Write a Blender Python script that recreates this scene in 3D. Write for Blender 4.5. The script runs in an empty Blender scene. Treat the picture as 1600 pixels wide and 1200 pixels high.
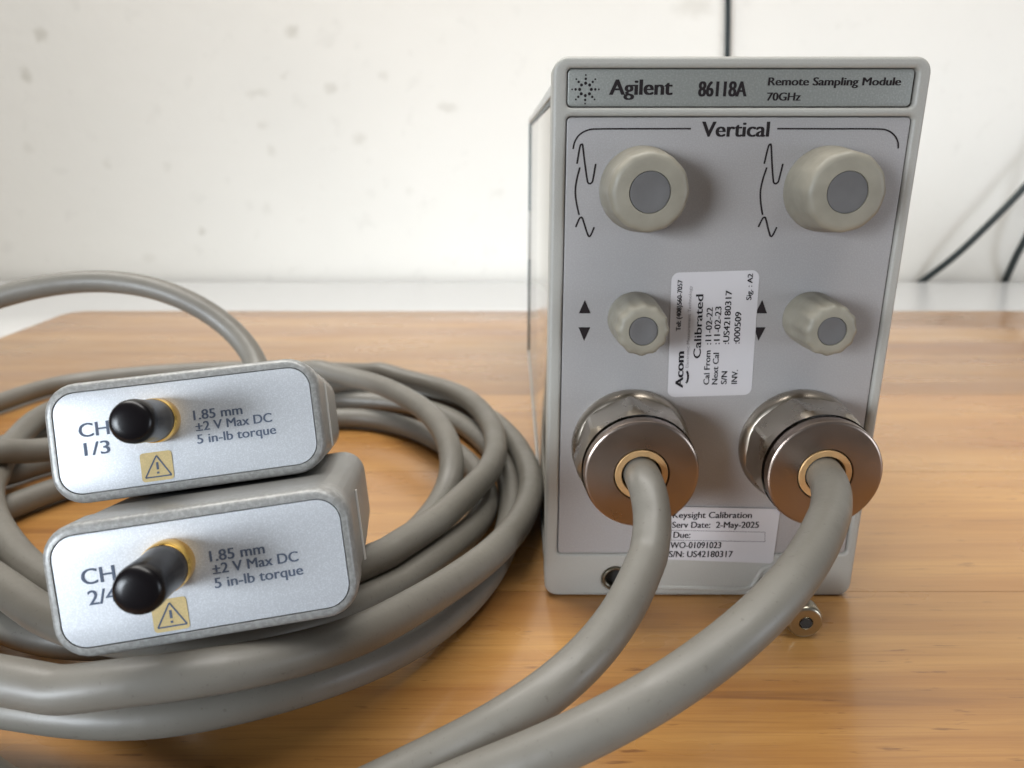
import bpy, bmesh, math, random
import numpy as np
from mathutils import Vector, Matrix
random.seed(7)
rad = math.radians
scene = bpy.context.scene
col = scene.collection

# ------------------------------------------------------------------ camera
FPX, PITCH, CAMH, FACE_Y = 1170.0, rad(17.7), 0.1413, 0.213     # focal length in photo pixels (1600 wide)
cam_d = bpy.data.cameras.new("camera"); cam = bpy.data.objects.new("camera", cam_d); col.objects.link(cam)
cam_d.sensor_width = 36.0; cam_d.lens = FPX / 1600 * 36.0
cam_d.clip_start = 0.01; cam_d.clip_end = 50
cam.location = (0, 0, CAMH); cam.rotation_euler = (math.pi/2 - PITCH, 0, 0)
cam_d.dof.use_dof = True; cam_d.dof.focus_distance = 0.188; cam_d.dof.aperture_fstop = 17
scene.camera = cam

# ------------------------------------------------------------------ light
world = bpy.data.worlds.new("World"); scene.world = world; world.use_nodes = True
world.node_tree.nodes["Background"].inputs[0].default_value = (1.0, 0.975, 0.95, 1)
world.node_tree.nodes["Background"].inputs[1].default_value = 0.12
def area_light(name, loc, target, sx, sy, power, color):
    d = bpy.data.lights.new(name, 'AREA'); d.shape = 'RECTANGLE'; d.size = sx; d.size_y = sy
    d.energy = power; d.color = color
    o = bpy.data.objects.new(name, d); col.objects.link(o); o.location = loc
    o.rotation_euler = (Vector(target) - Vector(loc)).to_track_quat('-Z', 'Y').to_euler()
    return o
win = area_light("window_light", (-1.02, -0.80, 0.26), (-0.27, 0.13, 0.02), 0.70, 0.45, 2.1, (0.84, 0.92, 1.0)); win.data.spread = rad(42)
area_light("added_wall_fill", (-0.35, 0.50, 1.60), (0.0, 0.99, 0.45), 2.4, 0.5, 43, (1.0, 0.98, 0.94))  # added overhead fill lamp that brightens the wall and far table
area_light("side_window_light", (1.35, -0.45, 0.12), (0.35, 0.95, 0.12), 0.5, 0.5, 6.0, (0.80, 0.89, 1.0))
scene.view_settings.view_transform = 'Standard'; scene.view_settings.look = 'None'
scene.view_settings.exposure = 0.0; scene.view_settings.gamma = 1.0
scene.view_settings.use_curve_mapping = False

# ------------------------------------------------------------------ photo pixel -> place
FW = np.array([0, math.cos(PITCH), -math.sin(PITCH)]); UP = np.array([0, math.sin(PITCH), math.cos(PITCH)])
CP = np.array([0, 0, CAMH])
def ray(px, py): return FW + np.array([1., 0, 0])*(px-800)/FPX + UP*(600-py)/FPX
def on_z(px, py, z): r = ray(px, py); return CP + r*(z-CAMH)/r[2]
def on_y(px, py, y=FACE_Y): r = ray(px, py); return CP + r*y/r[1]
def at_d(px, py, d): return CP + ray(px, py)*d
def fc(px, py): q = on_y(px, py); return float(q[0]), float(q[2])      # on the module's face: x, z

# ------------------------------------------------------------------ materials
def principled(name):
    m = bpy.data.materials.new(name); m.use_nodes = True
    return m, m.node_tree, m.node_tree.nodes["Principled BSDF"]
def mat(name, color, rough=0.5, metal=0.0, var=0.0, vscale=40, bump=0.0, bscale=400, flake=0.0, fscale=3000,
        spec=0.5, rvar=0.0, wear=0.0, coat=0.0):
    m, nt, b = principled(name); N, L = nt.nodes, nt.links
    b.inputs["Base Color"].default_value = (*color, 1); b.inputs["Roughness"].default_value = rough
    b.inputs["Metallic"].default_value = metal; b.inputs["Specular IOR Level"].default_value = spec
    b.inputs["Coat Weight"].default_value = coat; b.inputs["Coat Roughness"].default_value = 0.15
    tc = N.new("ShaderNodeTexCoord")
    last = None
    def mixin(prev, fac_socket, c2):
        mx = N.new("ShaderNodeMix"); mx.data_type = 'RGBA'
        L.new(fac_socket, mx.inputs["Factor"])
        if prev is None: mx.inputs["A"].default_value = (*color, 1)
        else: L.new(prev, mx.inputs["A"])
        mx.inputs["B"].default_value = (*c2, 1)
        return mx.outputs["Result"]
    def noise(scale, lo, hi, a, bb, detail=4):
        n = N.new("ShaderNodeTexNoise"); n.inputs["Scale"].default_value = scale; n.inputs["Detail"].default_value = detail
        L.new(tc.outputs["Object"], n.inputs["Vector"])
        r = N.new("ShaderNodeMapRange"); L.new(n.outputs["Fac"], r.inputs["Value"])
        r.inputs["From Min"].default_value = lo; r.inputs["From Max"].default_value = hi
        r.inputs["To Min"].default_value = a; r.inputs["To Max"].default_value = bb
        return r.outputs["Result"]
    if var: last = mixin(last, noise(vscale, .35, .7, 0, var), tuple(c*0.55 for c in color))
    if flake:
        last = mixin(last, noise(fscale, .45, .72, 0, flake, 2), tuple(min(1, c*1.6) for c in color))
    if wear:
        g = N.new("ShaderNodeNewGeometry"); r = N.new("ShaderNodeMapRange"); L.new(g.outputs["Pointiness"], r.inputs["Value"])
        r.inputs["From Min"].default_value = .52; r.inputs["From Max"].default_value = .60
        mu = N.new("ShaderNodeMath"); mu.operation = 'MULTIPLY'
        L.new(r.outputs["Result"], mu.inputs[0]); L.new(noise(900, .45, .62, 0, wear), mu.inputs[1])
        last = mixin(last, mu.outputs[0], (0.75, 0.75, 0.74))
    if last is not None: L.new(last, b.inputs["Base Color"])
    if rvar: L.new(noise(vscale*1.7, .3, .7, rough-rvar, rough+rvar), b.inputs["Roughness"])
    if bump:
        n = N.new("ShaderNodeTexNoise"); n.inputs["Scale"].default_value = bscale; n.inputs["Detail"].default_value = 3
        L.new(tc.outputs["Object"], n.inputs["Vector"])
        bp = N.new("ShaderNodeBump"); bp.inputs["Strength"].default_value = bump; bp.inputs["Distance"].default_value = 0.0004
        L.new(n.outputs["Fac"], bp.inputs["Height"]); L.new(bp.outputs["Normal"], b.inputs["Normal"])
    return m

M = {}
M['bezel'] = mat('bezel_paint', (0.385, 0.37, 0.335), 0.42, var=0.12, vscale=30, bump=0.25, bscale=1800, flake=0.10, fscale=2500)
M['plate'] = mat('panel_paint', (0.34, 0.323, 0.317), 0.40, 0.10, var=0.16, vscale=22, flake=0.22, fscale=2600, bump=0.12, bscale=2200)
M['band'] = mat('name_band_silver', (0.265, 0.27, 0.25), 0.38, 0.3, var=0.12, vscale=30, flake=0.35, fscale=1900, bump=0.15, bscale=2000)
M['ink'] = mat('brown_black_ink', (0.018, 0.013, 0.014), 0.7, spec=.2)
M['ink_blue'] = mat('blue_grey_ink', (0.105, 0.13, 0.185), 0.6, var=0.2, vscale=900, spec=.2)
M['ink_black'] = mat('label_ink', (0.012, 0.010, 0.012), 0.7, spec=.2)
M['ink_faint'] = mat('faint_label_ink', (0.22, 0.20, 0.20), 0.6)
M['knob'] = mat('ivory_knob_plastic', (0.285, 0.26, 0.205), 0.5, var=0.45, vscale=130, bump=0.15, bscale=700, rvar=0.08)
M['insert'] = mat('grey_knob_insert', (0.125, 0.12, 0.118), 0.55, var=0.15, vscale=300, bump=0.1, bscale=1500)
M['nickel'] = mat('nickel_plated_brass', (0.42, 0.37, 0.31), 0.30, 1.0, var=0.08, vscale=60, rvar=0.07, bump=0.05, bscale=900)
M['nickel_face'] = mat('reflection_toned_nickel', (0.33, 0.265, 0.225), 0.32, 1.0, var=0.10, vscale=60, rvar=0.05, bump=0.06, bscale=1500)  # darker, browner than the nut: reflection of dim surroundings put into the colour
M['brass'] = mat('brass_ring', (0.72, 0.46, 0.22), 0.5, 0.7, var=0.25, vscale=500)
M['gold'] = mat('gold_connector', (0.90, 0.55, 0.13), 0.18, 1.0)
M['black_hole'] = mat('dark_bore', (0.02, 0.02, 0.02), 0.6)
M['steel'] = mat('screw_steel', (0.42, 0.38, 0.30), 0.3, 1.0, var=0.2, vscale=300)
M['side'] = mat('polished_side_metal', (0.74, 0.73, 0.70), 0.16, 1.0)
M['rear'] = mat('dark_rear_metal', (0.045, 0.065, 0.07), 0.4, 0.3)
M['rail'] = mat('pale_rail', (0.55, 0.54, 0.51), 0.4)
M['sticker'] = mat('white_sticker_paper', (0.52, 0.495, 0.50), 0.45, var=0.06, vscale=60)
M['yellow'] = mat('amber_warning_label', (0.56, 0.43, 0.20), 0.5, var=0.2, vscale=400, flake=0.25, fscale=2500)
M['head'] = mat('grey_head_paint', (0.25, 0.248, 0.238), 0.38, 0.15, var=0.2, vscale=60, bump=0.16, bscale=1500, flake=0.18, fscale=2400, wear=0.35)
M['head_plate'] = mat('silver_head_plate', (0.52, 0.54, 0.57), 0.42, 0.25, var=0.06, vscale=50, flake=0.35, fscale=3200, bump=0.06, bscale=3500)
M['cap'] = mat('black_vinyl_cap', (0.005, 0.004, 0.005), 0.27, var=0.0, spec=0.3, rvar=0.0)
M['cable'] = mat('grey_cable_jacket', (0.175, 0.162, 0.138), 0.47, var=0.28, vscale=45, bump=0.28, bscale=260, rvar=0.08, coat=0.04)
def add_grime(m):                                            # small dark handling marks
    nt = m.node_tree; N, L = nt.nodes, nt.links; b = N["Principled BSDF"]; tc = N.new("ShaderNodeTexCoord")
    src = b.inputs["Base Color"].links[0].from_socket
    for scale, lo, hi, amt in ((140, .60, .75, .18), (900, .64, .74, .5)):
        n = N.new("ShaderNodeTexNoise"); n.inputs["Scale"].default_value = scale; n.inputs["Detail"].default_value = 4; L.new(tc.outputs["Object"], n.inputs["Vector"])
        r = N.new("ShaderNodeMapRange"); L.new(n.outputs["Fac"], r.inputs["Value"]); r.inputs["From Min"].default_value = lo; r.inputs["From Max"].default_value = hi; r.inputs["To Max"].default_value = amt
        mx = N.new("ShaderNodeMix"); mx.data_type = 'RGBA'; L.new(r.outputs["Result"], mx.inputs["Factor"]); L.new(src, mx.inputs["A"]); mx.inputs["B"].default_value = (0.085, 0.072, 0.055, 1); src = mx.outputs["Result"]
    L.new(src, b.inputs["Base Color"])
add_grime(M['cable'])
M['wire'] = mat('dark_wire_jacket', (0.012, 0.02, 0.022), 0.45)
M['ledge'] = mat('white_laminate', (0.72, 0.72, 0.72), 0.18, var=0.05, vscale=4)
M['box'] = mat('tan_card', (0.45, 0.36, 0.25), 0.8, var=0.2, vscale=10)

def wood_material():
    m, nt, b = principled('varnished_pine'); N, L = nt.nodes, nt.links
    tc = N.new("ShaderNodeTexCoord"); oi = N.new("ShaderNodeObjectInfo")
    def math_(op, a, bb=None):
        n = N.new("ShaderNodeMath"); n.operation = op
        for i, v in enumerate((a, bb)):
            if v is None: continue
            if hasattr(v, 'is_linked'): L.new(v, n.inputs[i])
            else: n.inputs[i].default_value = v
        return n.outputs[0]
    off = N.new("ShaderNodeCombineXYZ")
    L.new(math_('MULTIPLY', oi.outputs["Random"], 37.0), off.inputs[0]); L.new(math_('MULTIPLY', oi.outputs["Random"], 11.0), off.inputs[1])
    vadd = N.new("ShaderNodeVectorMath"); vadd.operation = 'ADD'
    L.new(tc.outputs["Object"], vadd.inputs[0]); L.new(off.outputs[0], vadd.inputs[1])
    def noise(sx, sy, scale, detail, rough=.55, dist=0):
        mp = N.new("ShaderNodeMapping"); mp.inputs["Scale"].default_value = (sx, sy, 1); L.new(vadd.outputs[0], mp.inputs["Vector"])
        n = N.new("ShaderNodeTexNoise"); n.inputs["Scale"].default_value = scale; n.inputs["Detail"].default_value = detail
        n.inputs["Roughness"].default_value = rough; n.inputs["Distortion"].default_value = dist
        L.new(mp.outputs[0], n.inputs["Vector"]); return n.outputs["Fac"]
    def rng(s, a, bb, lo=0., hi=1.):
        r = N.new("ShaderNodeMapRange"); L.new(s, r.inputs["Value"]); r.inputs["From Min"].default_value = a; r.inputs["From Max"].default_value = bb
        r.inputs["To Min"].default_value = lo; r.inputs["To Max"].default_value = hi; return r.outputs["Result"]
    def mix(a, bb, fac):
        x = N.new("ShaderNodeMix"); x.data_type = 'RGBA'; L.new(fac, x.inputs["Factor"])
        for k, v in (("A", a), ("B", bb)):
            if isinstance(v, tuple): x.inputs[k].default_value = (*v, 1)
            else: L.new(v, x.inputs[k])
        return x.outputs["Result"]
    broad = noise(.07, 1, 34, 5, .6, 1.0)          # wide growth bands along the board
    fine = noise(.022, 1, 800, 6, .7, .5)          # fine grain
    fleck = noise(.14, 1, 480, 3, .55)                # short dark pores
    patch = noise(.5, 1, 5, 3)
    c = mix((0.45, 0.232, 0.068), (0.31, 0.132, 0.033), rng(broad, .38, .66))
    c = mix(c, (0.26, 0.11, 0.032), rng(fine, .45, .68, 0, .58))
    c = mix(c, (0.145, 0.055, 0.018), rng(fleck, .65, .73, 0, .72))
    streak = noise(.035, 1, 150, 4, .6, .9)
    c = mix(c, (0.16, 0.062, 0.024), rng(streak, .60, .74, 0, .6))
    c = mix(c, (0.54, 0.34, 0.15), rng(patch, .50, .75, 0, .4))
    hsv = N.new("ShaderNodeHueSaturation"); L.new(c, hsv.inputs["Color"])
    L.new(rng(oi.outputs["Random"], 0, 1, .82, 1.16), hsv.inputs["Value"]); hsv.inputs["Saturation"].default_value = 1.0
    L.new(hsv.outputs[0], b.inputs["Base Color"])
    L.new(rng(noise(.4, 1, 30, 3), .3, .7, .24, .36), b.inputs["Roughness"])
    b.inputs["Specular IOR Level"].default_value = 0.55
    b.inputs["Coat Weight"].default_value = 0.5; b.inputs["Coat Roughness"].default_value = 0.16
    bp = N.new("ShaderNodeBump"); bp.inputs["Strength"].default_value = .12; bp.inputs["Distance"].default_value = .0004
    L.new(math_('ADD', fine, fleck), bp.inputs["Height"]); L.new(bp.outputs["Normal"], b.inputs["Normal"])
    return m
M['wood'] = wood_material()

def wall_material():
    m, nt, b = principled('scuffed_wall_paint'); N, L = nt.nodes, nt.links
    tc = N.new("ShaderNodeTexCoord")
    def noise(scale, detail=4):
        n = N.new("ShaderNodeTexNoise"); n.inputs["Scale"].default_value = scale; n.inputs["Detail"].default_value = detail
        L.new(tc.outputs["Object"], n.inputs["Vector"]); return n
    big = N.new("ShaderNodeMapRange"); L.new(noise(3.0).outputs["Fac"], big.inputs["Value"])
    big.inputs["From Min"].default_value = .35; big.inputs["From Max"].default_value = .7
    mx = N.new("ShaderNodeMix"); mx.data_type = 'RGBA'; L.new(big.outputs["Result"], mx.inputs["Factor"])
    mx.inputs["A"].default_value = (0.85, 0.83, 0.78, 1); mx.inputs["B"].default_value = (0.80, 0.785, 0.74, 1)
    last = mx.outputs["Result"]
    sm = N.new("ShaderNodeMapRange"); L.new(noise(38, 3).outputs["Fac"], sm.inputs["Value"])
    sm.inputs["From Min"].default_value = .62; sm.inputs["From Max"].default_value = .75; sm.inputs["To Max"].default_value = .13
    mx = N.new("ShaderNodeMix"); mx.data_type = 'RGBA'; L.new(sm.outputs["Result"], mx.inputs["Factor"]); L.new(last, mx.inputs["A"])
    mx.inputs["B"].default_value = (0.5, 0.48, 0.44, 1); last = mx.outputs["Result"]
    wob = noise(60, 2)
    wv = N.new("ShaderNodeVectorMath"); wv.operation = 'MULTIPLY_ADD'
    L.new(wob.outputs["Color"], wv.inputs[0]); wv.inputs[1].default_value = (.018, .018, .018); L.new(tc.outputs["Object"], wv.inputs[2])
    scuffs = [(62, 52, .008, 1, .8), (38, 116, .008, 1, .8), (457, 49, .008, 1, .75), (516, 137, .008, .8, .6), (402, 145, .013, .35, .45),
              (700, 168, .013, .35, .5), (561, 217, .010, .8, .5), (412, 196, .006, 1, .4), (315, 361, .0055, 1, .7), (427, 235, .005, 1.6, .4),
              (168, 256, .006, 1, .35), (262, 262, .006, 1, .3), (598, 117, .006, 1, .4), (445, 117, .006, .6, .35), (780, 302, .008, .5, .25),
              (418, 325, .006, 1.3, .3), (230, 405, .01, .7, .3), (1085, 12, .024, .45, .5), (45, 232, .006, 1, .3), (640, 300, .006, 1, .25)]
    for px, py, r, asp, amt in scuffs:
        q = on_y(px, py, 0.99)
        s = N.new("ShaderNodeVectorMath"); s.operation = 'SUBTRACT'; L.new(wv.outputs[0], s.inputs[0])
        s.inputs[1].default_value = (q[0]+.009, .009, q[2]+.009)
        k = N.new("ShaderNodeVectorMath"); k.operation = 'MULTIPLY'; L.new(s.outputs[0], k.inputs[0]); k.inputs[1].default_value = (.8/r, 0, .8/(r*asp))
        d = N.new("ShaderNodeVectorMath"); d.operation = 'LENGTH'; L.new(k.outputs[0], d.inputs[0])
        g = N.new("ShaderNodeMapRange"); L.new(d.outputs["Value"], g.inputs["Value"]); g.interpolation_type = 'SMOOTHSTEP'
        g.inputs["From Min"].default_value = 0.2; g.inputs["From Max"].default_value = 1.2; g.inputs["To Min"].default_value = amt*.5; g.inputs["To Max"].default_value = 0
        mx = N.new("ShaderNodeMix"); mx.data_type = 'RGBA'; L.new(g.outputs["Result"], mx.inputs["Factor"]); L.new(last, mx.inputs["A"])
        mx.inputs["B"].default_value = (0.43, 0.40, 0.33, 1); last = mx.outputs["Result"]
    L.new(last, b.inputs["Base Color"]); b.inputs["Roughness"].default_value = 0.55
    bp = N.new("ShaderNodeBump"); bp.inputs["Strength"].default_value = .35; bp.inputs["Distance"].default_value = .002
    L.new(noise(55, 5).outputs["Fac"], bp.inputs["Height"]); L.new(bp.outputs["Normal"], b.inputs["Normal"])
    return m
M['wall'] = wall_material()

# ------------------------------------------------------------------ mesh helpers
def link(name, me, material, parent=None, smooth=False, angle=None):
    o = bpy.data.objects.new(name, me); col.objects.link(o)
    if not me.materials: me.materials.append(M[material])
    if parent is not None: o.parent = parent
    if smooth:
        me.polygons.foreach_set("use_smooth", [True]*len(me.polygons))
        if angle is not None: me.set_sharp_from_angle(angle=rad(angle))
    return o
def from_bm(name, bm, material, parent=None, smooth=False, angle=None):
    bmesh.ops.recalc_face_normals(bm, faces=bm.faces)
    me = bpy.data.meshes.new(name); bm.to_mesh(me); bm.free()
    return link(name, me, material, parent, smooth, angle)
def add_box(bm, x0, x1, y0, y1, z0, z1, bevel=0.0, seg=2):
    g = bmesh.ops.create_cube(bm, size=1.0)
    for v in g['verts']:
        v.co = Vector(((x0+x1)/2 + v.co.x*(x1-x0), (y0+y1)/2 + v.co.y*(y1-y0), (z0+z1)/2 + v.co.z*(z1-z0)))
    if bevel:
        es = list({e for v in g['verts'] for e in v.link_edges})
        bmesh.ops.bevel(bm, geom=es, offset=bevel, segments=seg, affect='EDGES', profile=0.5)
def box(name, dims, material, parent=None, bevel=0.0, seg=2):
    bm = bmesh.new(); add_box(bm, *dims, bevel=bevel, seg=seg)
    return from_bm(name, bm, material, parent, smooth=bool(bevel), angle=40)
def round_rect(x0, x1, z0, z1, r, n=8):
    pts = []
    for cx, cz, a0 in ((x1-r, z1-r, 0), (x0+r, z1-r, 90), (x0+r, z0+r, 180), (x1-r, z0+r, 270)):
        for i in range(n+1):
            a = rad(a0 + 90*i/n); pts.append((cx + r*math.cos(a), cz + r*math.sin(a)))
    return pts
def circle_pts(cx, cz, r, n=40): return [(cx + r*math.cos(2*math.pi*i/n), cz + r*math.sin(2*math.pi*i/n)) for i in range(n)]
def plate(name, loops, y_front, y_back, material, parent=None, bevel=0.0, bres=2):
    """flat sheet with optional holes (first loop is the outline), standing in the x-z plane"""
    cu = bpy.data.curves.new(name, 'CURVE'); cu.dimensions = '2D'; cu.fill_mode = 'BOTH'
    for lp in loops:
        sp = cu.splines.new('POLY'); sp.points.add(len(lp)-1); sp.use_cyclic_u = True
        for p, (x, z) in zip(sp.points, lp): p.co = (x, z, 0, 1)
    cu.extrude = max((y_back-y_front)/2 - bevel, 1e-6); cu.bevel_depth = bevel; cu.bevel_resolution = bres; cu.offset = -bevel
    t = bpy.data.objects.new("tmp", cu); col.objects.link(t)
    me = bpy.data.meshes.new_from_object(t.evaluated_get(bpy.context.evaluated_depsgraph_get()))
    bpy.data.objects.remove(t); bpy.data.curves.remove(cu)
    me.name = name; yc = (y_front+y_back)/2
    for v in me.vertices: v.co = Vector((v.co.x, yc - v.co.z, v.co.y))
    bm = bmesh.new(); bm.from_mesh(me); bmesh.ops.remove_doubles(bm, verts=bm.verts, dist=1e-7)
    bmesh.ops.recalc_face_normals(bm, faces=bm.faces); bm.to_mesh(me); bm.free()
    me.materials.clear()
    return link(name, me, material, parent, smooth=bevel > 0, angle=40)
def lathe(name, prof, material, parent=None, center=(0, 0, 0), seg=72, flutes=0, smooth_angle=35):
    """profile of (radius, distance toward -y, flute depth); axis along -y"""
    bm = bmesh.new(); rings = []
    for pr in prof:
        r, t = pr[0], pr[1]; fl = pr[2] if len(pr) > 2 else 0
        if r < 1e-7: rings.append([bm.verts.new((center[0], center[1]-t, center[2]))]); continue
        ring = []
        for i in range(seg):
            a = 2*math.pi*i/seg
            rr = r - (fl*(0.5-0.5*math.cos(a*flutes)) if flutes else 0)
            ring.append(bm.verts.new((center[0]+rr*math.cos(a), center[1]-t, center[2]+rr*math.sin(a))))
        rings.append(ring)
    for A, B in zip(rings, rings[1:]):
        for i in range(seg):
            j = (i+1) % seg
            if len(A) == 1 and len(B) == 1: continue
            if len(A) == 1: bm.faces.new((A[0], B[i], B[j]))
            elif len(B) == 1: bm.faces.new((A[i], A[j], B[0]))
            else: bm.faces.new((A[i], A[j], B[j], B[i]))
    return from_bm(name, bm, material, parent, smooth=True, angle=smooth_angle)
def ribbon(bm, pts, width, y):
    """flat printed stroke along (x,z) points"""
    P = [Vector((p[0], p[1])) for p in pts]; n = len(P); Lf, Rt = [], []
    for i in range(n):
        t = (P[min(i+1, n-1)] - P[max(i-1, 0)]).normalized(); q = Vector((-t.y, t.x))*width/2
        Lf.append(bm.verts.new((P[i].x+q.x, y, P[i].y+q.y))); Rt.append(bm.verts.new((P[i].x-q.x, y, P[i].y-q.y)))
    for i in range(n-1): bm.faces.new((Lf[i], Lf[i+1], Rt[i+1], Rt[i]))
def smooth_pts(pts, k=6):
    """Catmull-Rom through the points"""
    P = [np.array(p, float) for p in pts]; P = [2*P[0]-P[1]] + P + [2*P[-1]-P[-2]]; out = []
    for i in range(1, len(P)-2):
        p0, p1, p2, p3 = P[i-1:i+3]
        for s in range(k):
            t = s/k
            out.append(.5*((2*p1) + (-p0+p2)*t + (2*p0-5*p1+4*p2-p3)*t*t + (-p0+3*p1-3*p2+p3)*t**3))
    out.append(P[-2]); return out
_cap = [None]
def _text_mesh(s, bold):
    cu = bpy.data.curves.new("t", 'FONT'); cu.body = s; cu.size = 1.0; cu.offset = bold; cu.resolution_u = 4
    t = bpy.data.objects.new("t", cu); col.objects.link(t)
    me = bpy.data.meshes.new_from_object(t.evaluated_get(bpy.context.evaluated_depsgraph_get()))
    bpy.data.objects.remove(t); bpy.data.curves.remove(cu); return me
def lettering(s, x0, x1, zb, cap, y, material, parent, bold=0.0, frame=None, slant=0.0, name="lettering"):
    """printed text from x0 to x1 with its baseline at zb; frame maps (u, v) to (x, z) for turned labels"""
    if _cap[0] is None:
        h = _text_mesh("H", 0); _cap[0] = max(v.co.y for v in h.vertices); bpy.data.meshes.remove(h)
    me = _text_mesh(s, 0); xs = [v.co.x for v in me.vertices]; a, b = min(xs), max(xs)
    kx = (x1-x0)/(b-a); kz = cap/_cap[0]
    for v in me.vertices:
        u, w = x0 + (v.co.x-a)*kx + v.co.y*kz*slant, zb + v.co.y*kz
        if frame: u, w = frame(u, w)
        v.co = Vector((u, y, w))
    me.name = name; me.materials.clear()
    bm = bmesh.new(); bm.from_mesh(me)
    if bold > .001:                                         # heavier print: overprinted a hair to the side
        e = Vector(frame(1, 0)) - Vector(frame(0, 0)) if frame else Vector((1, 0)); w = bold*kz
        src = list(bm.faces)
        for i, k in enumerate((-1, 1, -.5, .5)):
            g = bmesh.ops.duplicate(bm, geom=src)
            for v in [q for q in g['geom'] if isinstance(q, bmesh.types.BMVert)]: v.co += Vector((e.x*w*k, .000004*(i+1), e.y*w*k))
    bmesh.ops.recalc_face_normals(bm, faces=bm.faces)
    for f in bm.faces:
        if f.normal.y > 0: f.normal_flip()
    bm.to_mesh(me); bm.free()
    return link(name, me, material, parent)
def thing(name, label, cat, loc=(0, 0, 0), group=None):
    o = bpy.data.objects.new(name, None); col.objects.link(o); o.location = loc; o.empty_display_size = 0.02
    tag(o, label, cat, group); return o
def tag(o, label, cat, group=None):
    o['label'] = label; o['category'] = cat
    if group: o['group'] = group
    return o
def tube_mesh(name, pts, radius, seg=20, cap=True):
    P = np.array(pts); n = len(P); T = np.gradient(P, axis=0); T /= np.linalg.norm(T, axis=1)[:, None]
    nrm = np.cross(T[0], [0, 0, 1.0]); nrm /= np.linalg.norm(nrm); verts = []
    R = radius if hasattr(radius, '__len__') else [radius]*n
    for i in range(n):
        nrm = nrm - T[i]*np.dot(nrm, T[i]); nrm /= np.linalg.norm(nrm); bi = np.cross(T[i], nrm)
        for k in range(seg):
            a = 2*math.pi*k/seg; verts.append(P[i] + R[i]*(math.cos(a)*nrm + math.sin(a)*bi))
    faces = [(i*seg+k, i*seg+(k+1) % seg, (i+1)*seg+(k+1) % seg, (i+1)*seg+k) for i in range(n-1) for k in range(seg)]
    if cap: faces += [tuple(range(seg))[::-1], tuple((n-1)*seg+k for k in range(seg))]
    me = bpy.data.meshes.new(name); me.from_pydata([tuple(v) for v in verts], [], faces); me.update(); return me

# ------------------------------------------------------------------ setting: wall, white shelf, wooden table
WALL_Y = 0.99
wall = box('wall', (-2.2, 2.2, WALL_Y, WALL_Y+.1, -.6, 1.6), 'wall'); wall['kind'] = 'structure'
shelf = box('shelf', (-2.2, 2.2, .30, WALL_Y-.012, -.06, -.03), 'ledge', bevel=.002); shelf['kind'] = 'structure'

table = thing('wooden_table', 'varnished pine table top of joined boards under the instrument and cables', 'table', (0, .36, -.03))
edges = [.062, .118, .216, .312, .422, .548, .6615]
TX0, TX1 = -.397, 1.05
for i, (a, b_) in enumerate(zip(edges, edges[1:])):
    a2, b2 = a + (.00012 if i else 0), b_ - (.00012 if i < len(edges)-2 else 0)
    bm = bmesh.new()
    out = [(TX0, a2), (TX1, a2), (TX1, b2)]
    if i == len(edges)-2:                                   # far board: rounded corner
        r = .020
        out += [(TX0 + r - r*math.sin(rad(t)), b2 - r + r*math.cos(rad(t))) for t in range(0, 91, 10)]
    else: out.append((TX0, b2))
    lo = [bm.verts.new((x, y, -.0295)) for x, y in out]; f = bm.faces.new(lo)
    ex = bmesh.ops.extrude_face_region(bm, geom=[f]); top = [v for v in ex['geom'] if isinstance(v, bmesh.types.BMVert)]
    for v in top: v.co.z = 0
    bm.edges.ensure_lookup_table()
    tops = [e for e in bm.edges if all(abs(v.co.z) < 1e-6 for v in e.verts)]
    outer = [e for e in tops if all(v.co.y > b_-.04 for v in e.verts)] if i == len(edges)-2 else [e for e in tops if all(abs(v.co.x-TX0) < 1e-6 for v in e.verts)]
    if i == len(edges)-2: outer = [e for e in tops if not all(abs(v.co.y-a2) < 1e-6 for v in e.verts)]
    bmesh.ops.bevel(bm, geom=outer, offset=.004, segments=3, affect='EDGES', profile=.5)
    for v in bm.verts: v.co -= Vector((0, .36, -.03))
    from_bm('plank', bm, 'wood', table, smooth=True, angle=35)

# ------------------------------------------------------------------ the instrument module
XL, XR, H = .0107, .1108, .1635
mod = thing('instrument_module', 'pale grey upright remote sampling module with four knobs and two metal cable glands', 'instrument', (.0607, FACE_Y, 0))
MX, MY = .0607, FACE_Y
def to_mod(o):                                              # parts are written in place coordinates
    o.data.transform(Matrix.Translation((-MX, -MY, 0))); o.parent = mod; return o
FY = FACE_Y                                                 # bezel front plane
band = round_rect(.0146, .1073, .1509, .1606, .0012); pane = round_rect(.0146, .1077, .0158, .1486, .0013)
hx, hz = fc(962, 905)
to_mod(plate('bezel', [round_rect(XL, XR, .0003, H, .0042), band, pane, circle_pts(hx, hz, .0043)], FY, FY+.0105, 'bezel', bevel=.0011, bres=3))
ins = .00022
bandp = to_mod(plate('name_band', [round_rect(.0146+ins, .1073-.0009, .1509+ins, .1606-ins, .0011)], FY+.0005, FY+.004, 'band', bevel=.0002))
panel = to_mod(plate('face_panel', [round_rect(.0146+ins, .1077-.0005, .0158+ins, .1486-ins, .0012)], FY+.0004, FY+.004, 'plate', bevel=.0002))
back = to_mod(plate('bezel_backing', [round_rect(XL+.0012, XR-.0012, .0015, H-.0012, .0035)], FY+.0106, FY+.0125, 'black_hole'))
BY, TY = FY+.0005-.00008, FY+.0004-.00008                   # print planes on band and panel
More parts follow.
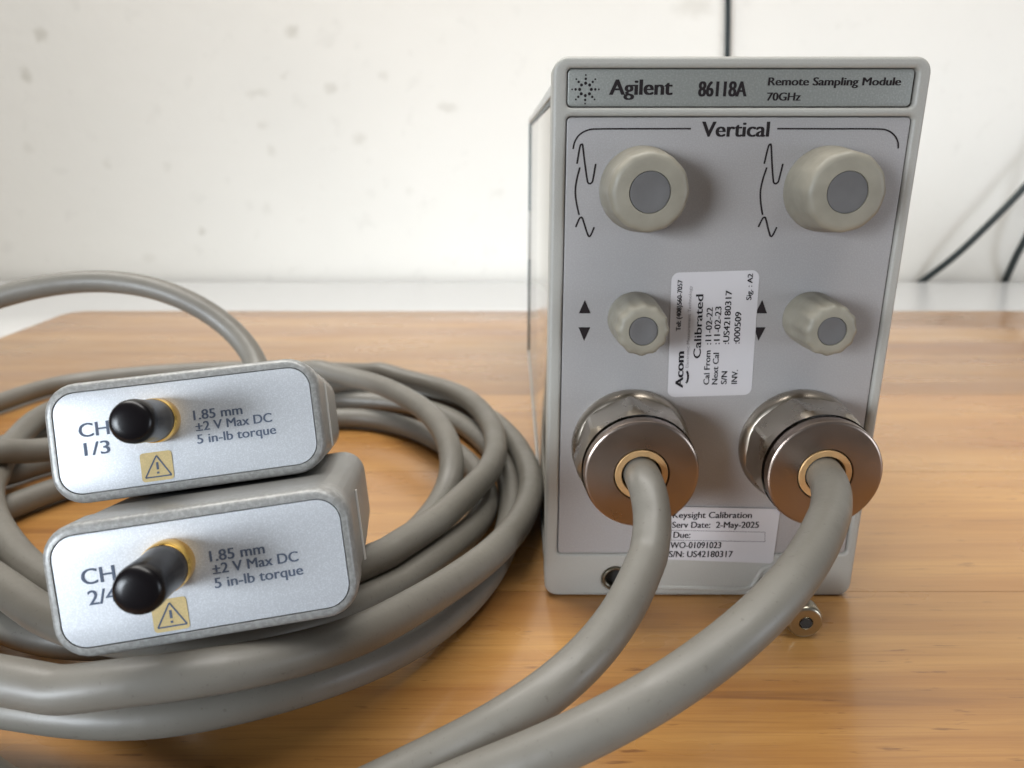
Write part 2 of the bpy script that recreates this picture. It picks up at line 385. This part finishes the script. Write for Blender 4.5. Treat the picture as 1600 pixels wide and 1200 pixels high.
# body behind the bezel
BX0, BX1, BYB, BZ0, BZ1 = .0121, .1094, .512, .0030, .1537
to_mod(box('body', (BX0, BX1, FY+.0126, BYB, BZ0, BZ1), 'side', bevel=.0006))
to_mod(box('top_flange', (BX0-.0013, BX0+.0035, FY+.0126, BYB-.001, BZ1+.0008, BZ1+.0038), 'rail', bevel=.0004))
to_mod(box('top_gap', (BX0-.0006, BX0+.003, FY+.0127, BYB-.0012, BZ1-.0008, BZ1+.0007), 'rear'))
to_mod(box('bottom_rail', (BX0-.0009, BX0-.0001, FY+.016, BYB-.001, .0008, .0033), 'rail', bevel=.0003))
to_mod(box('rear_panel', (BX0-.0011, BX1+.0011, BYB+.0002, BYB+.003, .0006, BZ1+.002), 'rear', bevel=.0005))
zc0, zc1 = on_y(824, 405, BYB)[2], on_y(824, 330, BYB)[2]
to_mod(box('rear_bracket', (BX0-.0014, BX0-.0002, BYB-.0025, BYB-.0001, zc0, zc1), 'rail', bevel=.0004))

# print on the name band
def px_text(s, p0, p1, py, capx, y, material, parent, bold=0, slant=0.0):
    x0, z0 = fc(p0, py); x1, _ = fc(p1, py); zt = fc((p0+p1)/2, py-capx)[1]
    o = lettering(s, x0, x1, z0, zt-z0, y, material, None, bold, slant=slant); o.data.transform(Matrix.Translation((-MX, -MY, 0))); o.parent = parent; return o
px_text("Agilent", 953, 1050, 148, 24.0, BY, 'ink', bandp, .040)
px_text("86118A", 1092, 1166, 150.5, 23.5, BY, 'ink', bandp, .038)
px_text("Remote Sampling Module", 1201, 1408, 133.2, 12.5, BY, 'ink', bandp, .042, .03)
px_text("70GHz", 1199, 1251, 157, 12.5, BY, 'ink', bandp, .042, .02)
bm = bmesh.new(); lx, lz = fc(915, 139.5); u = .000166
for k in range(8):
    for rr, dr in ((9.3, 2.5), (15.8, 2.0), (21.4, 1.45)):
        a = k*math.pi/4
        vs = [bm.verts.new((lx + u*rr*math.cos(a) + u*dr*math.cos(t), BY, lz + u*rr*math.sin(a) + u*dr*math.sin(t))) for t in [j*math.pi/5 for j in range(10)]]
        bm.faces.new(vs)
o = to_mod(from_bm('starburst_emblem', bm, 'ink')); o.parent = bandp
# print on the panel
px_text("Vertical", 1097, 1201, 213.5, 23.5, TY, 'ink', panel, .034)
lw = .00048
def strokes(name, lists, width=lw, dx=0.0, k=5):
    bm = bmesh.new()
    for L_ in lists: ribbon(bm, [(p[0]+dx, p[1]) for p in smooth_pts([fc(*q) for q in L_], k)], width, TY)
    o = from_bm(name, bm, 'ink'); o.data.transform(Matrix.Translation((-MX, -MY, 0))); o.parent = panel; return o
strokes('bracket_line', [[(895.5, 233), (898, 222), (905, 211), (918, 203.5), (935, 201.5), (1000, 201.2), (1080, 201)]], .00042)
strokes('bracket_line', [[(1215, 201), (1300, 201.2), (1370, 201.5), (1388, 204), (1399, 212), (1404, 222), (1404.5, 232)]], .00042)
big_wave = [(901.7, 256), (904.3, 240), (906.7, 228), (908.6, 226), (910.6, 228), (914, 256), (917.7, 281), (919.5, 286), (922.5, 287), (925, 285), (926.6, 281), (931, 256)]
arc = [(906.2, 261.7), (901.5, 280), (899, 299), (901, 318), (905, 336)]
small_wave = [(899.7, 355), (905, 342.5), (907.8, 340), (910.6, 342.5), (917.5, 364), (920.6, 369.5), (923.8, 366.5), (928.7, 355)]
dxr = fc(1195, 255)[0] - fc(902, 255)[0]
for dx in (0, dxr): strokes('gain_symbol', [big_wave, arc, small_wave], lw, dx)
for dx in (0, fc(1190, 490)[0] - fc(914, 490)[0]):
    for tri in ([(914, 469), (904.5, 490), (923, 490)], [(904, 511.7), (922.5, 511.7), (912.8, 533)]):
        bm = bmesh.new(); bm.faces.new([bm.verts.new((fc(*q)[0]+dx, TY, fc(*q)[1])) for q in tri])
        o = to_mod(from_bm('arrow_mark', bm, 'ink')); o.parent = panel

# knobs
def knob(x, z, rb, rf, Ln, r_in, fl, n, phase):
    y0 = FY+.0004
    k = to_mod(lathe('knob', [(rb*.97, -.001), (rb, .0006), (rb*.995, .0022), ((rb+rf)/2+.0001, Ln*.42, fl*.6), (rf+.0001, Ln*.72, fl), (rf-.00005, Ln-.0016, fl),
                     (rf-.0004, Ln-.0007, fl*.9), (rf-.0011, Ln-.0002, fl*.6), (rf-.002, Ln, fl*.2), (r_in+.0001, Ln, 0), (r_in, Ln-.0008, 0), (0, Ln-.0009, 0)],
                     'knob', center=(x, y0, z), seg=144, flutes=n, smooth_angle=50))
    c = to_mod(lathe('knob_insert', [(r_in-.00006, Ln-.00085), (r_in-.00008, Ln-.0003), (r_in-.0005, Ln-.00022), (r_in*.6, Ln-.0005), (0, Ln-.0006)], 'insert', center=(x, y0, z), seg=64))
    c.parent = k
    return k
knob(.0355, .1297, .0115, .0104, .0152, .0053, .00016, 12, 0); knob(.0863, .1297, .0115, .0104, .0152, .0053, .00016, 12, .3)
knob(.0355, .0934, .0078, .0073, .0168, .0039, .00036, 12, 0); knob(.0864, .0934, .0078, .0073, .0168, .0039, .00036, 12, 0)

# cable glands
GX, GZ, GL = (.0361, .0873), .0537, .0224
def gland(x, turn):
    y0 = FY+.0003; c = (x, y0, GZ)
    body = to_mod(lathe('cable_gland', [(.0176, -.001), (.0180, .0008), (.0179, .0022), (.0172, .0034), (.0164, .0042), (.0150, .0046)], 'nickel', center=c, seg=96, smooth_angle=50))
    bm = bmesh.new()                                        # eight-sided nut with chamfered corners
    nseg = 96; rings = []
    for t, rmax in ((.0040, .0160), (.0044, .0168), (.0056, .0178), (.0150, .0178), (.0160, .0173), (.0180, .0164)):
        ring = []
        for i in range(nseg):
            a = 2*math.pi*i/nseg; q = ((a - turn) % (math.pi/4)) - math.pi/8
            ring.append(bm.verts.new((x + min(rmax, .0164/math.cos(q))*math.cos(a), y0-t, GZ + min(rmax, .0164/math.cos(q))*math.sin(a))))
        rings.append(ring)
    for A, B in zip(rings, rings[1:]):
        for i in range(nseg): bm.faces.new((A[i], A[(i+1) % nseg], B[(i+1) % nseg], B[i]))
    nut = to_mod(from_bm('nut', bm, 'nickel', smooth=True, angle=14)); nut.parent = body
    o = to_mod(lathe('front_collar', [(.0150, .0178), (.0157, .0181), (.0158, .0190), (.0161, .0193), (.0161, GL-.0009), (.01595, GL-.0004), (.0156, GL-.0001), (.0151, GL), (.0079, GL), (.0077, GL-.0003), (.0077, GL-.003)], 'nickel_face', center=c, seg=120, smooth_angle=30)); o.parent = body
    o = to_mod(lathe('brass_bush', [(.0074, GL-.004), (.0074, GL-.0002), (.0072, GL), (.0057, GL), (.0055, GL-.0003), (.0055, GL-.006)], 'brass', center=c, seg=72)); o.parent = body
    o = to_mod(lathe('bore', [(.0077, GL-.0045), (0, GL-.0046)], 'black_hole', center=c, seg=48)); o.parent = body
gland(GX[0], .10); gland(GX[1], .30)

# threaded socket, moulded lip and jacking screw at the foot of the face
to_mod(lathe('threaded_socket', [(.0042, -.0100), (.0042, .0002), (.0040, .0004), (.0037, .0003), (.0036, -.0004), (.0033, -.0007), (.0033, -.0090), (0, -.0091)], 'steel', center=(hx, FY, hz), seg=48))
to_mod(lathe('socket_bore', [(.00325, -.0030), (0, -.0031)], 'black_hole', center=(hx, FY, hz), seg=32))
lip = smooth_pts([(*fc(988, 917), FY), (*fc(1060, 918.5), FY), (*fc(1120, 920), FY), (*fc(1160, 920), FY), (*fc(1176, 914), FY), (*fc(1185, 900), FY), (*fc(1192, 889), FY), (*fc(1206, 884), FY), (*fc(1240, 883.5), FY)], 6)
me = tube_mesh('moulded_lip', [(p[0], FY+.0003, p[1]) for p in lip], .0009, 10)
to_mod(link('moulded_lip', me, 'bezel', smooth=True))
SX, SZ, SL = .0876, .0056, .0222
scr = to_mod(lathe('jacking_screw', [(.0040, .0), (.0040, .0006), (.0026, .0007), (.0026, SL-.0060), (.0031, SL-.0058), (.0048, SL-.0056), (.0054, SL-.0050), (.0054, SL-.0014), (.0052, SL-.0006), (.0047, SL-.0001), (.0042, SL), (.0021, SL), (.0019, SL-.0003), (.0019, SL-.0038), (0, SL-.0038)],
             'steel', center=(SX, FY, SZ), seg=64, smooth_angle=40))
o = to_mod(lathe('hex_socket', [(.0019, SL+.00006), (0, SL+.00006)], 'black_hole', center=(SX, FY, SZ), seg=6)); o.parent = scr

# calibration sticker (reads upward)
sc = Vector((.0587, .0882)); tilt = rad(1.8)
uvec = Vector((-math.sin(tilt), math.cos(tilt))); vvec = Vector((math.cos(tilt), math.sin(tilt)))   # u up the label, v across to the right
SW, SH = .0251, .0375
def st(u_px, v_px):                                         # label pixels (970 x 686) to face
    p = sc + uvec*((u_px/970 - .5)*SH) + vvec*((v_px/686 - .5)*SW); return p.x, p.y
STY = FY+.0004-.00016
stick = plate('calibration_sticker', [[tuple(sc + vvec*x + uvec*z) for x, z in round_rect(-SW/2, SW/2, -SH/2, SH/2, .0022)]], STY, STY+.0001, 'sticker'); to_mod(stick)
stick['label'] = 'white sticker printed Calibrated, turned to read upward'
def st_text(s, u0, u1, v, cap, bold=0.0, material='ink_black'):
    bold *= 2.2
    o = lettering(s, u0, u1, 0, cap, STY-.00008, material, None, bold, frame=lambda a, w: st(a, v-w)); o.data.transform(Matrix.Translation((-MX, -MY, 0))); o.parent = stick
st_text("Tel: (408)560-7057", 530, 915, 86, 36, .016); st_text("Electronic Measurement Technology", 235, 870, 162, 24, 0, 'ink_faint')
st_text("Acom", 78, 362, 122, 62, .027)
bm = bmesh.new(); ribbon(bm, [st(160 + 50*math.sin(a), 140 + 22*math.cos(a)) for a in [rad(-75 + 15*i) for i in range(11)]], .0006, STY-.00008); o = to_mod(from_bm('emblem_smile', bm, 'ink_black')); o.parent = stick
st_text("Calibrated", 310, 800, 255, 58, .014)
for a, b_, v, a1, b1 in (("Cal From", ":11-02-22", 335, 366, 700), ("Next Cal", ":11-02-23", 403, 346, 705), ("S/N", ":US42180317", 478, 197, 825), ("INV.", ":000509", 563, 205, 660)):
    st_text(a, 95, a1, v, 46, .012); st_text(b_, 415, b1, v, 48, .012)
st_text("Sig. : A2", 750, 945, 634, 40, .016)

# service sticker (partly behind the cable)
KY = FY-.00012
ks = [(.0475, .0329), (.0838, .0320), (.0846, .0312), (.0843, .0133), (.0835, .0125), (.0472, .0141)]
stick2 = to_mod(plate('service_sticker', [ks], KY, KY+.0001, 'sticker')); stick2['label'] = 'white service sticker printed with date and serial number'
def k_text(s, p0, p1, py, cap=9.5): 
    o = px_text(s, p0, p1, py, cap, KY-.00008, 'ink_black', stick2, .022)
k_text("Keysight Calibration", 1051, 1174, 809); k_text("Serv Date:  2-May-2025", 1050, 1185, 824.3); k_text("Due:", 1052, 1078, 840); k_text("WO-01091023", 1047, 1126, 856); k_text("S/N: US42180317", 1045, 1144, 870)
bm = bmesh.new(); q = [fc(1049, 828), fc(1195, 831), fc(1195, 846), fc(1048, 843.5)]
for a, b_ in zip(q, q[1:]+q[:1]): ribbon(bm, [a, b_], .00012, KY-.00008)
o = to_mod(from_bm('ruled_box', bm, 'ink_black')); o.parent = stick2

# ------------------------------------------------------------------ remote heads
def axis_angle(r):
    v = Vector(r); return Matrix.Rotation(v.length, 4, v.normalized())
HW, HH, HD = .0640, .0290, .080
def head(rv, centre, label, ch, cap_label):
    Rm = axis_angle(rv); base = Vector(centre) + Rm @ Vector((0, 0, -HH/2))
    h = thing('remote_head', label, 'sampling head', base, 'remote heads'); h.rotation_euler = Rm.to_euler()
    # body: rounded box, slightly slimmer behind the front rim
    bm = bmesh.new(); rings = []
    for y, d, r in ((.0, .0011, .0066), (.0004, .0004, .0072), (.0012, .0, .0075), (.010, .0, .0075), (.0106, .0004, .0072), (.045, .0008, .0070), (HD-.003, .0016, .0068), (HD-.0008, .0026, .0062), (HD, .0044, .005)):
        rings.append([bm.verts.new((x, y, z)) for x, z in round_rect(-HW/2+d, HW/2-d, d, HH-d, r, 7)])
    n = len(rings[0])
    for A, B in zip(rings, rings[1:]):
        for i in range(n): bm.faces.new((A[i], A[(i+1) % n], B[(i+1) % n], B[i]))
    bm.faces.new(rings[-1]); 
    inner = [bm.verts.new((x, .0, z)) for x, z in round_rect(-.0301, .0301, HH/2-.0123, HH/2+.0123, .0053, 7)]
    deep = [bm.verts.new((x, .0012, z)) for x, z in round_rect(-.0301, .0301, HH/2-.0123, HH/2+.0123, .0053, 7)]
    for A, B in ((rings[0], inner), (inner, deep)):
        for i in range(n): bm.faces.new((A[i], A[(i+1) % n], B[(i+1) % n], B[i]))
    bm.faces.new(deep)
    from_bm('housing', bm, 'head', h, smooth=True, angle=40)
    pl = plate('front_plate', [round_rect(-.0299, .0299, HH/2-.0121, HH/2+.0121, .0051)], .0001, .0011, 'head_plate', h, bevel=.00015)
    c = HH/2; y = .00002
    def tx(s, x0, x1, z, cap, b=.024): lettering(s, x0, x1, c+z, cap, y, 'ink_blue', pl, b)
    tx("CH", -.0245, -.0178, .0013, .0033, .018); tx(ch, -.0238, -.0181, -.0032, .0031, .018)
    tx("1.85 mm", .0017, .0131, .0021, .0023); tx("\u00b12 V Max DC", .0019, .0199, -.0007, .0022); tx("5 in-lb torque", .0019, .0205, -.0038, .0022)
    wl = plate('warning_label', [round_rect(-.0117, -.0044, c-.0114, c-.0044, .0008)], -.00002, .00009, 'yellow', pl)
    bm = bmesh.new(); T = [(-.0079, c-.0053), (-.0109, c-.0104), (-.0049, c-.0104)]
    for a, b_ in zip(T, T[1:]+T[:1]): ribbon(bm, [a, b_], .00034, -.00008)
    ribbon(bm, [(-.0079, c-.0069), (-.0079, c-.0087)], .00055, -.00008); ribbon(bm, [(-.0079, c-.0092), (-.0079, c-.0097)], .00055, -.00008)
    from_bm('warning_triangle', bm, 'ink_blue', pl)
    # connector
    cx, cz = -.0066, c+.0031
    con = lathe('connector', [(.0053, 0), (.0054, .0006), (.0053, .0042), (.0050, .0048), (.0040, .0050), (.0040, .0080), (0, .0080)], 'gold', h, center=(cx, .0001, cz), seg=64)
    bm = bmesh.new(); add_box(bm, HW/2-.0006, HW/2-.0002, .026, .0275, .005, HH-.006); from_bm('shell_seam', bm, 'rail', h)
    boot = lathe('cable_boot', [(.0085, 0), (.0085, -.002), (.0072, -.006), (.0062, -.012), (.0058, -.016), (.0050, -.017)], 'cable', h, center=(0, HD-.001, c), seg=40)
    # cap on the connector is a thing of its own
    cap_o = tag(lathe('dust_cap', [(.0050, .0040), (.0051, .0044), (.00495, .0075), (.0049, .0120), (.0050, .0165), (.0049, .0180), (.0045, .0190), (.0037, .0196), (.0022, .0199), (0, .0200)], 'cap', None, center=(0, 0, 0), seg=64, smooth_angle=80),
            cap_label, 'dust cap', 'dust caps')
    wm = Matrix.Translation(base) @ Rm @ Matrix.Translation((cx, 0, cz)); cap_o.location = wm.to_translation(); cap_o.rotation_euler = Rm.to_euler()
    rear = Matrix.Translation(base) @ Rm @ Vector((0, HD+.006, c)); d = Rm.to_3x3() @ Vector((0, 1, 0))
    return np.array(rear), np.array(d), Matrix.Translation(base) @ Rm
H1_end, H1_dir, H1_m = head((-.3330, -.1009, .1805), (-.0792, .1709, .0751), 'grey remote sampling head marked CH 1/3, lying on top of the other head', '1/3', 'glossy black vinyl dust cap on the connector of the upper remote head')
H2_end, H2_dir, H2_m = head((-.2615, -.1068, .1492), (-.0663, .1411, .0537), 'grey remote sampling head marked CH 2/4, resting on the cable coil', '2/4', 'glossy black vinyl dust cap on the connector of the lower remote head')

# ------------------------------------------------------------------ cables
CR = .0050
def Z(px, py, z): return tuple(on_z(px, py, z))
def Dp(px, py, d): return tuple(at_d(px, py, d))
P1 = [(GX[0], FY-.008, GZ), (GX[0], FY-.020, GZ), Dp(1012, 766, .2025), Dp(1019, 815, .1965), Dp(1010, 880, .189), Dp(985, 945, .179), Dp(947, 1004, .170), Dp(888, 1064, .162), Dp(819, 1114, .158), Dp(747, 1154, .158), Dp(655, 1196, .160),
      (-.046, .1175, .0085), (-.074, .116, .0055), (-.100, .1225, .005), (-.126, .138, .005), (-.20, .175, .005), (-.27, .24, .005), (-.305, .32, .005), Z(0, 629, .0055), Z(62, 607, .0055), Z(125, 594, .0055), Z(280, 580, .0055), Z(430, 576, .008),
      Z(560, 582, .016), Z(667, 599, .016), Z(729, 620, .016), Z(766, 659, .016), Z(777, 701, .017), Z(765, 737, .018), Z(729, 772, .019), Z(687, 813, .019), Z(633, 848, .020), Z(573, 884, .021),
      Z(470, 930, .022), Z(330, 962, .024), Z(180, 955, .024), Z(72, 916, .020), Z(25, 868, .019), Z(-16, 800, .018), Z(-14, 742, .018), Z(20, 691, .018), Z(64, 659, .018), Z(200, 615, .018), Z(360, 585, .020),
      Z(480, 580, .022), Z(575, 595, .024), Z(622, 614, .024), Z(665, 640, .024), Z(694, 673, .024), Z(708, 706, .022), Z(712, 742, .018), Z(700, 776, .012), Z(655, 832, .008), Z(575, 890, .008), Z(450, 945, .010), Z(300, 985, .012), Z(160, 1005, .013), Z(83, 1004, .013), Z(25, 977, .013),
      (-.20, .21, .014), (-.26, .235, .02), (-.305, .275, .034), (-.295, .318, .058), Dp(-70, 488, .335), Dp(0, 462, .338), Dp(70, 445, .34), Dp(150, 437, .342), Dp(235, 446, .342), Dp(310, 475, .342), Dp(370, 517, .342), Dp(403, 562, .338), Dp(412, 606, .328),
      tuple(H1_end + H1_dir*.028 + np.array([0, 0, .003])), tuple(H1_end + H1_dir*.012), tuple(H1_end)]
P2 = [(GX[1], FY-.008, GZ), (GX[1], FY-.020, GZ), Dp(1298, 765, .198), Dp(1297, 800, .187), Dp(1276, 860, .170), Dp(1222, 935, .158), Dp(1135, 1015, .150), Dp(1024, 1092, .145), Dp(902, 1156, .143), Dp(788, 1202, .144), Dp(665, 1246, .147), (-.055, .096, .016), (-.12, .108, .006), (-.19, .135, .005), (-.255, .19, .005), (-.275, .235, .005), (-.245, .275, .006),
      Z(8, 745, .0055), Z(62, 723, .0055), Z(200, 690, .0055), Z(380, 645, .0055), Z(520, 622, .0055), Z(622, 630, .0055), Z(690, 645, .0055), Z(745, 678, .0055), Z(785, 722, .0055), Z(800, 770, .0055), Z(797, 828, .0055), Z(768, 893, .006), Z(712, 957, .007), Z(640, 1008, .009), Z(560, 1044, .012), Z(430, 1086, .0145), Z(250, 1124, .0155), Z(100, 1120, .0155), Z(0, 1098, .015),
      (-.148, .150, .0145), (-.188, .182, .012), (-.215, .222, .008), Z(-40, 812, .006), Z(17, 793, .0055), Z(75, 768, .0055), Z(250, 715, .0055), Z(420, 664, .0055), Z(551, 651, .0055), Z(622, 662, .0055), Z(682, 686, .0055), Z(732, 722, .0055), Z(762, 765, .0055), Z(758, 806, .0065), Z(715, 847, .0095), Z(648, 891, .0115), Z(580, 927, .0135), Z(500, 959, .017), Z(350, 1000, .022), Z(150, 995, .024), Z(62, 957, .022), Z(25, 931, .020),
      (-.195, .225, .018), (-.225, .29, .016), (-.215, .345, .015), Z(150, 660, .016), Z(330, 618, .016), Z(500, 600, .016), Z(650, 612, .006), Z(745, 640, .006), Z(798, 682, .007), Z(820, 718, .0085), Z(831, 752, .010), Z(827, 785, .012), Z(809, 823, .014), Z(772, 864, .017), Z(713, 908, .020), Z(633, 956, .024), Z(560, 998, .027), Z(400, 1040, .0325), Z(250, 1061, .0350), Z(100, 1068, .0355), Z(0, 1062, .034),
      (-.145, .141, .0345), (-.190, .170, .032), (-.216, .222, .027), (-.215, .262, .022), (-.185, .30, .018), (-.14, .315, .017), (-.105, .30, .019),
      tuple(H2_end + H2_dir*.030 + np.array([-.004, 0, -.001])), tuple(H2_end + H2_dir*.012), tuple(H2_end)]
def resample(pts, step):
    P = np.array(smooth_pts(pts, 10)); s = np.concatenate([[0], np.cumsum(np.linalg.norm(np.diff(P, axis=0), axis=1))])
    t = np.linspace(0, s[-1], int(s[-1]/step)+1); return np.stack([np.interp(t, s, P[:, k]) for k in range(3)], 1)
def relax(curves, step=.005, iters=90):
    """let the strands settle on each other: no two closer than a cable's width, none below the table"""
    Q = np.concatenate(curves); n = len(Q); Q0 = Q.copy(); cid = np.concatenate([[i]*len(c) for i, c in enumerate(curves)])
    idx = np.concatenate([np.arange(len(c)) for c in curves]); ln = np.array([len(c) for c in curves])[cid]
    pin = (idx < 9) | (idx > ln-9)
    same = (cid[:, None] == cid[None, :]) & (np.abs(idx[:, None]-idx[None, :])*step < .03)
    mats = [(np.array(m.inverted()), np.array(m)) for m in (H1_m, H2_m)]
    for it in range(iters):
        d = Q[:, None, :]-Q[None, :, :]; dist = np.linalg.norm(d, axis=2)+1e-9
        ov = np.where(same | (dist > 2*CR+.0002), 0, 2*CR+.0002-dist)
        dirn = d/dist[:, :, None]; dirn[:, :, 2] += np.sign(dirn[:, :, 2]+1e-6)*.25
        cnt = np.maximum((ov > 0).sum(1), 1)
        move = (ov[:, :, None]*dirn).sum(1)/cnt[:, None]*.5
        Q = Q + np.where(pin[:, None], 0, move)
        for inv, m in mats:                                 # stay out of the heads
            Lq = Q @ inv[:3, :3].T + inv[:3, 3]
            inside = (np.abs(Lq[:, 0]) < HW/2+CR*.7) & (Lq[:, 1] > -CR*.8) & (Lq[:, 1] < HD+.002) & (Lq[:, 2] > -CR) & (Lq[:, 2] < HH*.6) & ~pin
            Q[inside, 2] -= np.minimum((Lq[inside, 2]+CR), .0012)
        sm = Q.copy(); sm[1:-1] = .25*Q[:-2]+.5*Q[1:-1]+.25*Q[2:]
        brk = (cid[1:] != cid[:-1]); edge = np.zeros(n, bool); edge[0] = edge[-1] = True; edge[1:][brk] = True; edge[:-1][brk] = True
        k = .35; Q = np.where((edge | pin)[:, None], Q, (1-k)*Q+k*sm + .02*(Q0-Q))
        Q[:, 2] = np.maximum(Q[:, 2], CR+.0001)
    return [Q[cid == i] for i in range(len(curves))]
strands = relax([resample(P1, .005), resample(P2, .005)])
def cable(pts, label):
    fine = smooth_pts(list(pts), 4)
    return tag(link('instrument_cable', tube_mesh('instrument_cable', fine, CR, 24), 'cable', smooth=True, angle=60), label, 'cable', 'instrument cables')
cable(strands[0], 'thick grey cable leaving the metal gland above the threaded socket, coiled on the table')
cable(strands[1], 'thick grey cable leaving the metal gland above the jacking screw, coiled on the table')

# ------------------------------------------------------------------ wires on the wall
def wire(pix, label, r):
    pts = smooth_pts([tuple(on_y(px, py, y)) for px, py, y in pix], 8)
    tag(link('wall_wire', tube_mesh('wall_wire', pts, r, 14), 'wire', smooth=True, angle=60), label, 'wire', 'dark wires by the wall')
wire([(1137.5, -140, .983), (1137.5, 0, .983), (1137, 60, .983), (1136, 120, .983), (1134, 260, .983), (1133, 448, .984)], 'thin dark wire hanging straight down the wall behind the module', .0034)
wire([(1740, 110, .955), (1660, 222, .955), (1600, 293, .955), (1545, 350, .957), (1490, 402, .965), (1436, 443, .984), (1425, 452, .984)], 'dark wire slanting long and low along the wall beside the module', .0043)
wire([(1665, 200, .955), (1630, 300, .955), (1606, 365, .958), (1588, 400, .965), (1570, 440, .984), (1567, 452, .984)], 'dark wire dropping steeply at the wall, apart from the module', .0043)
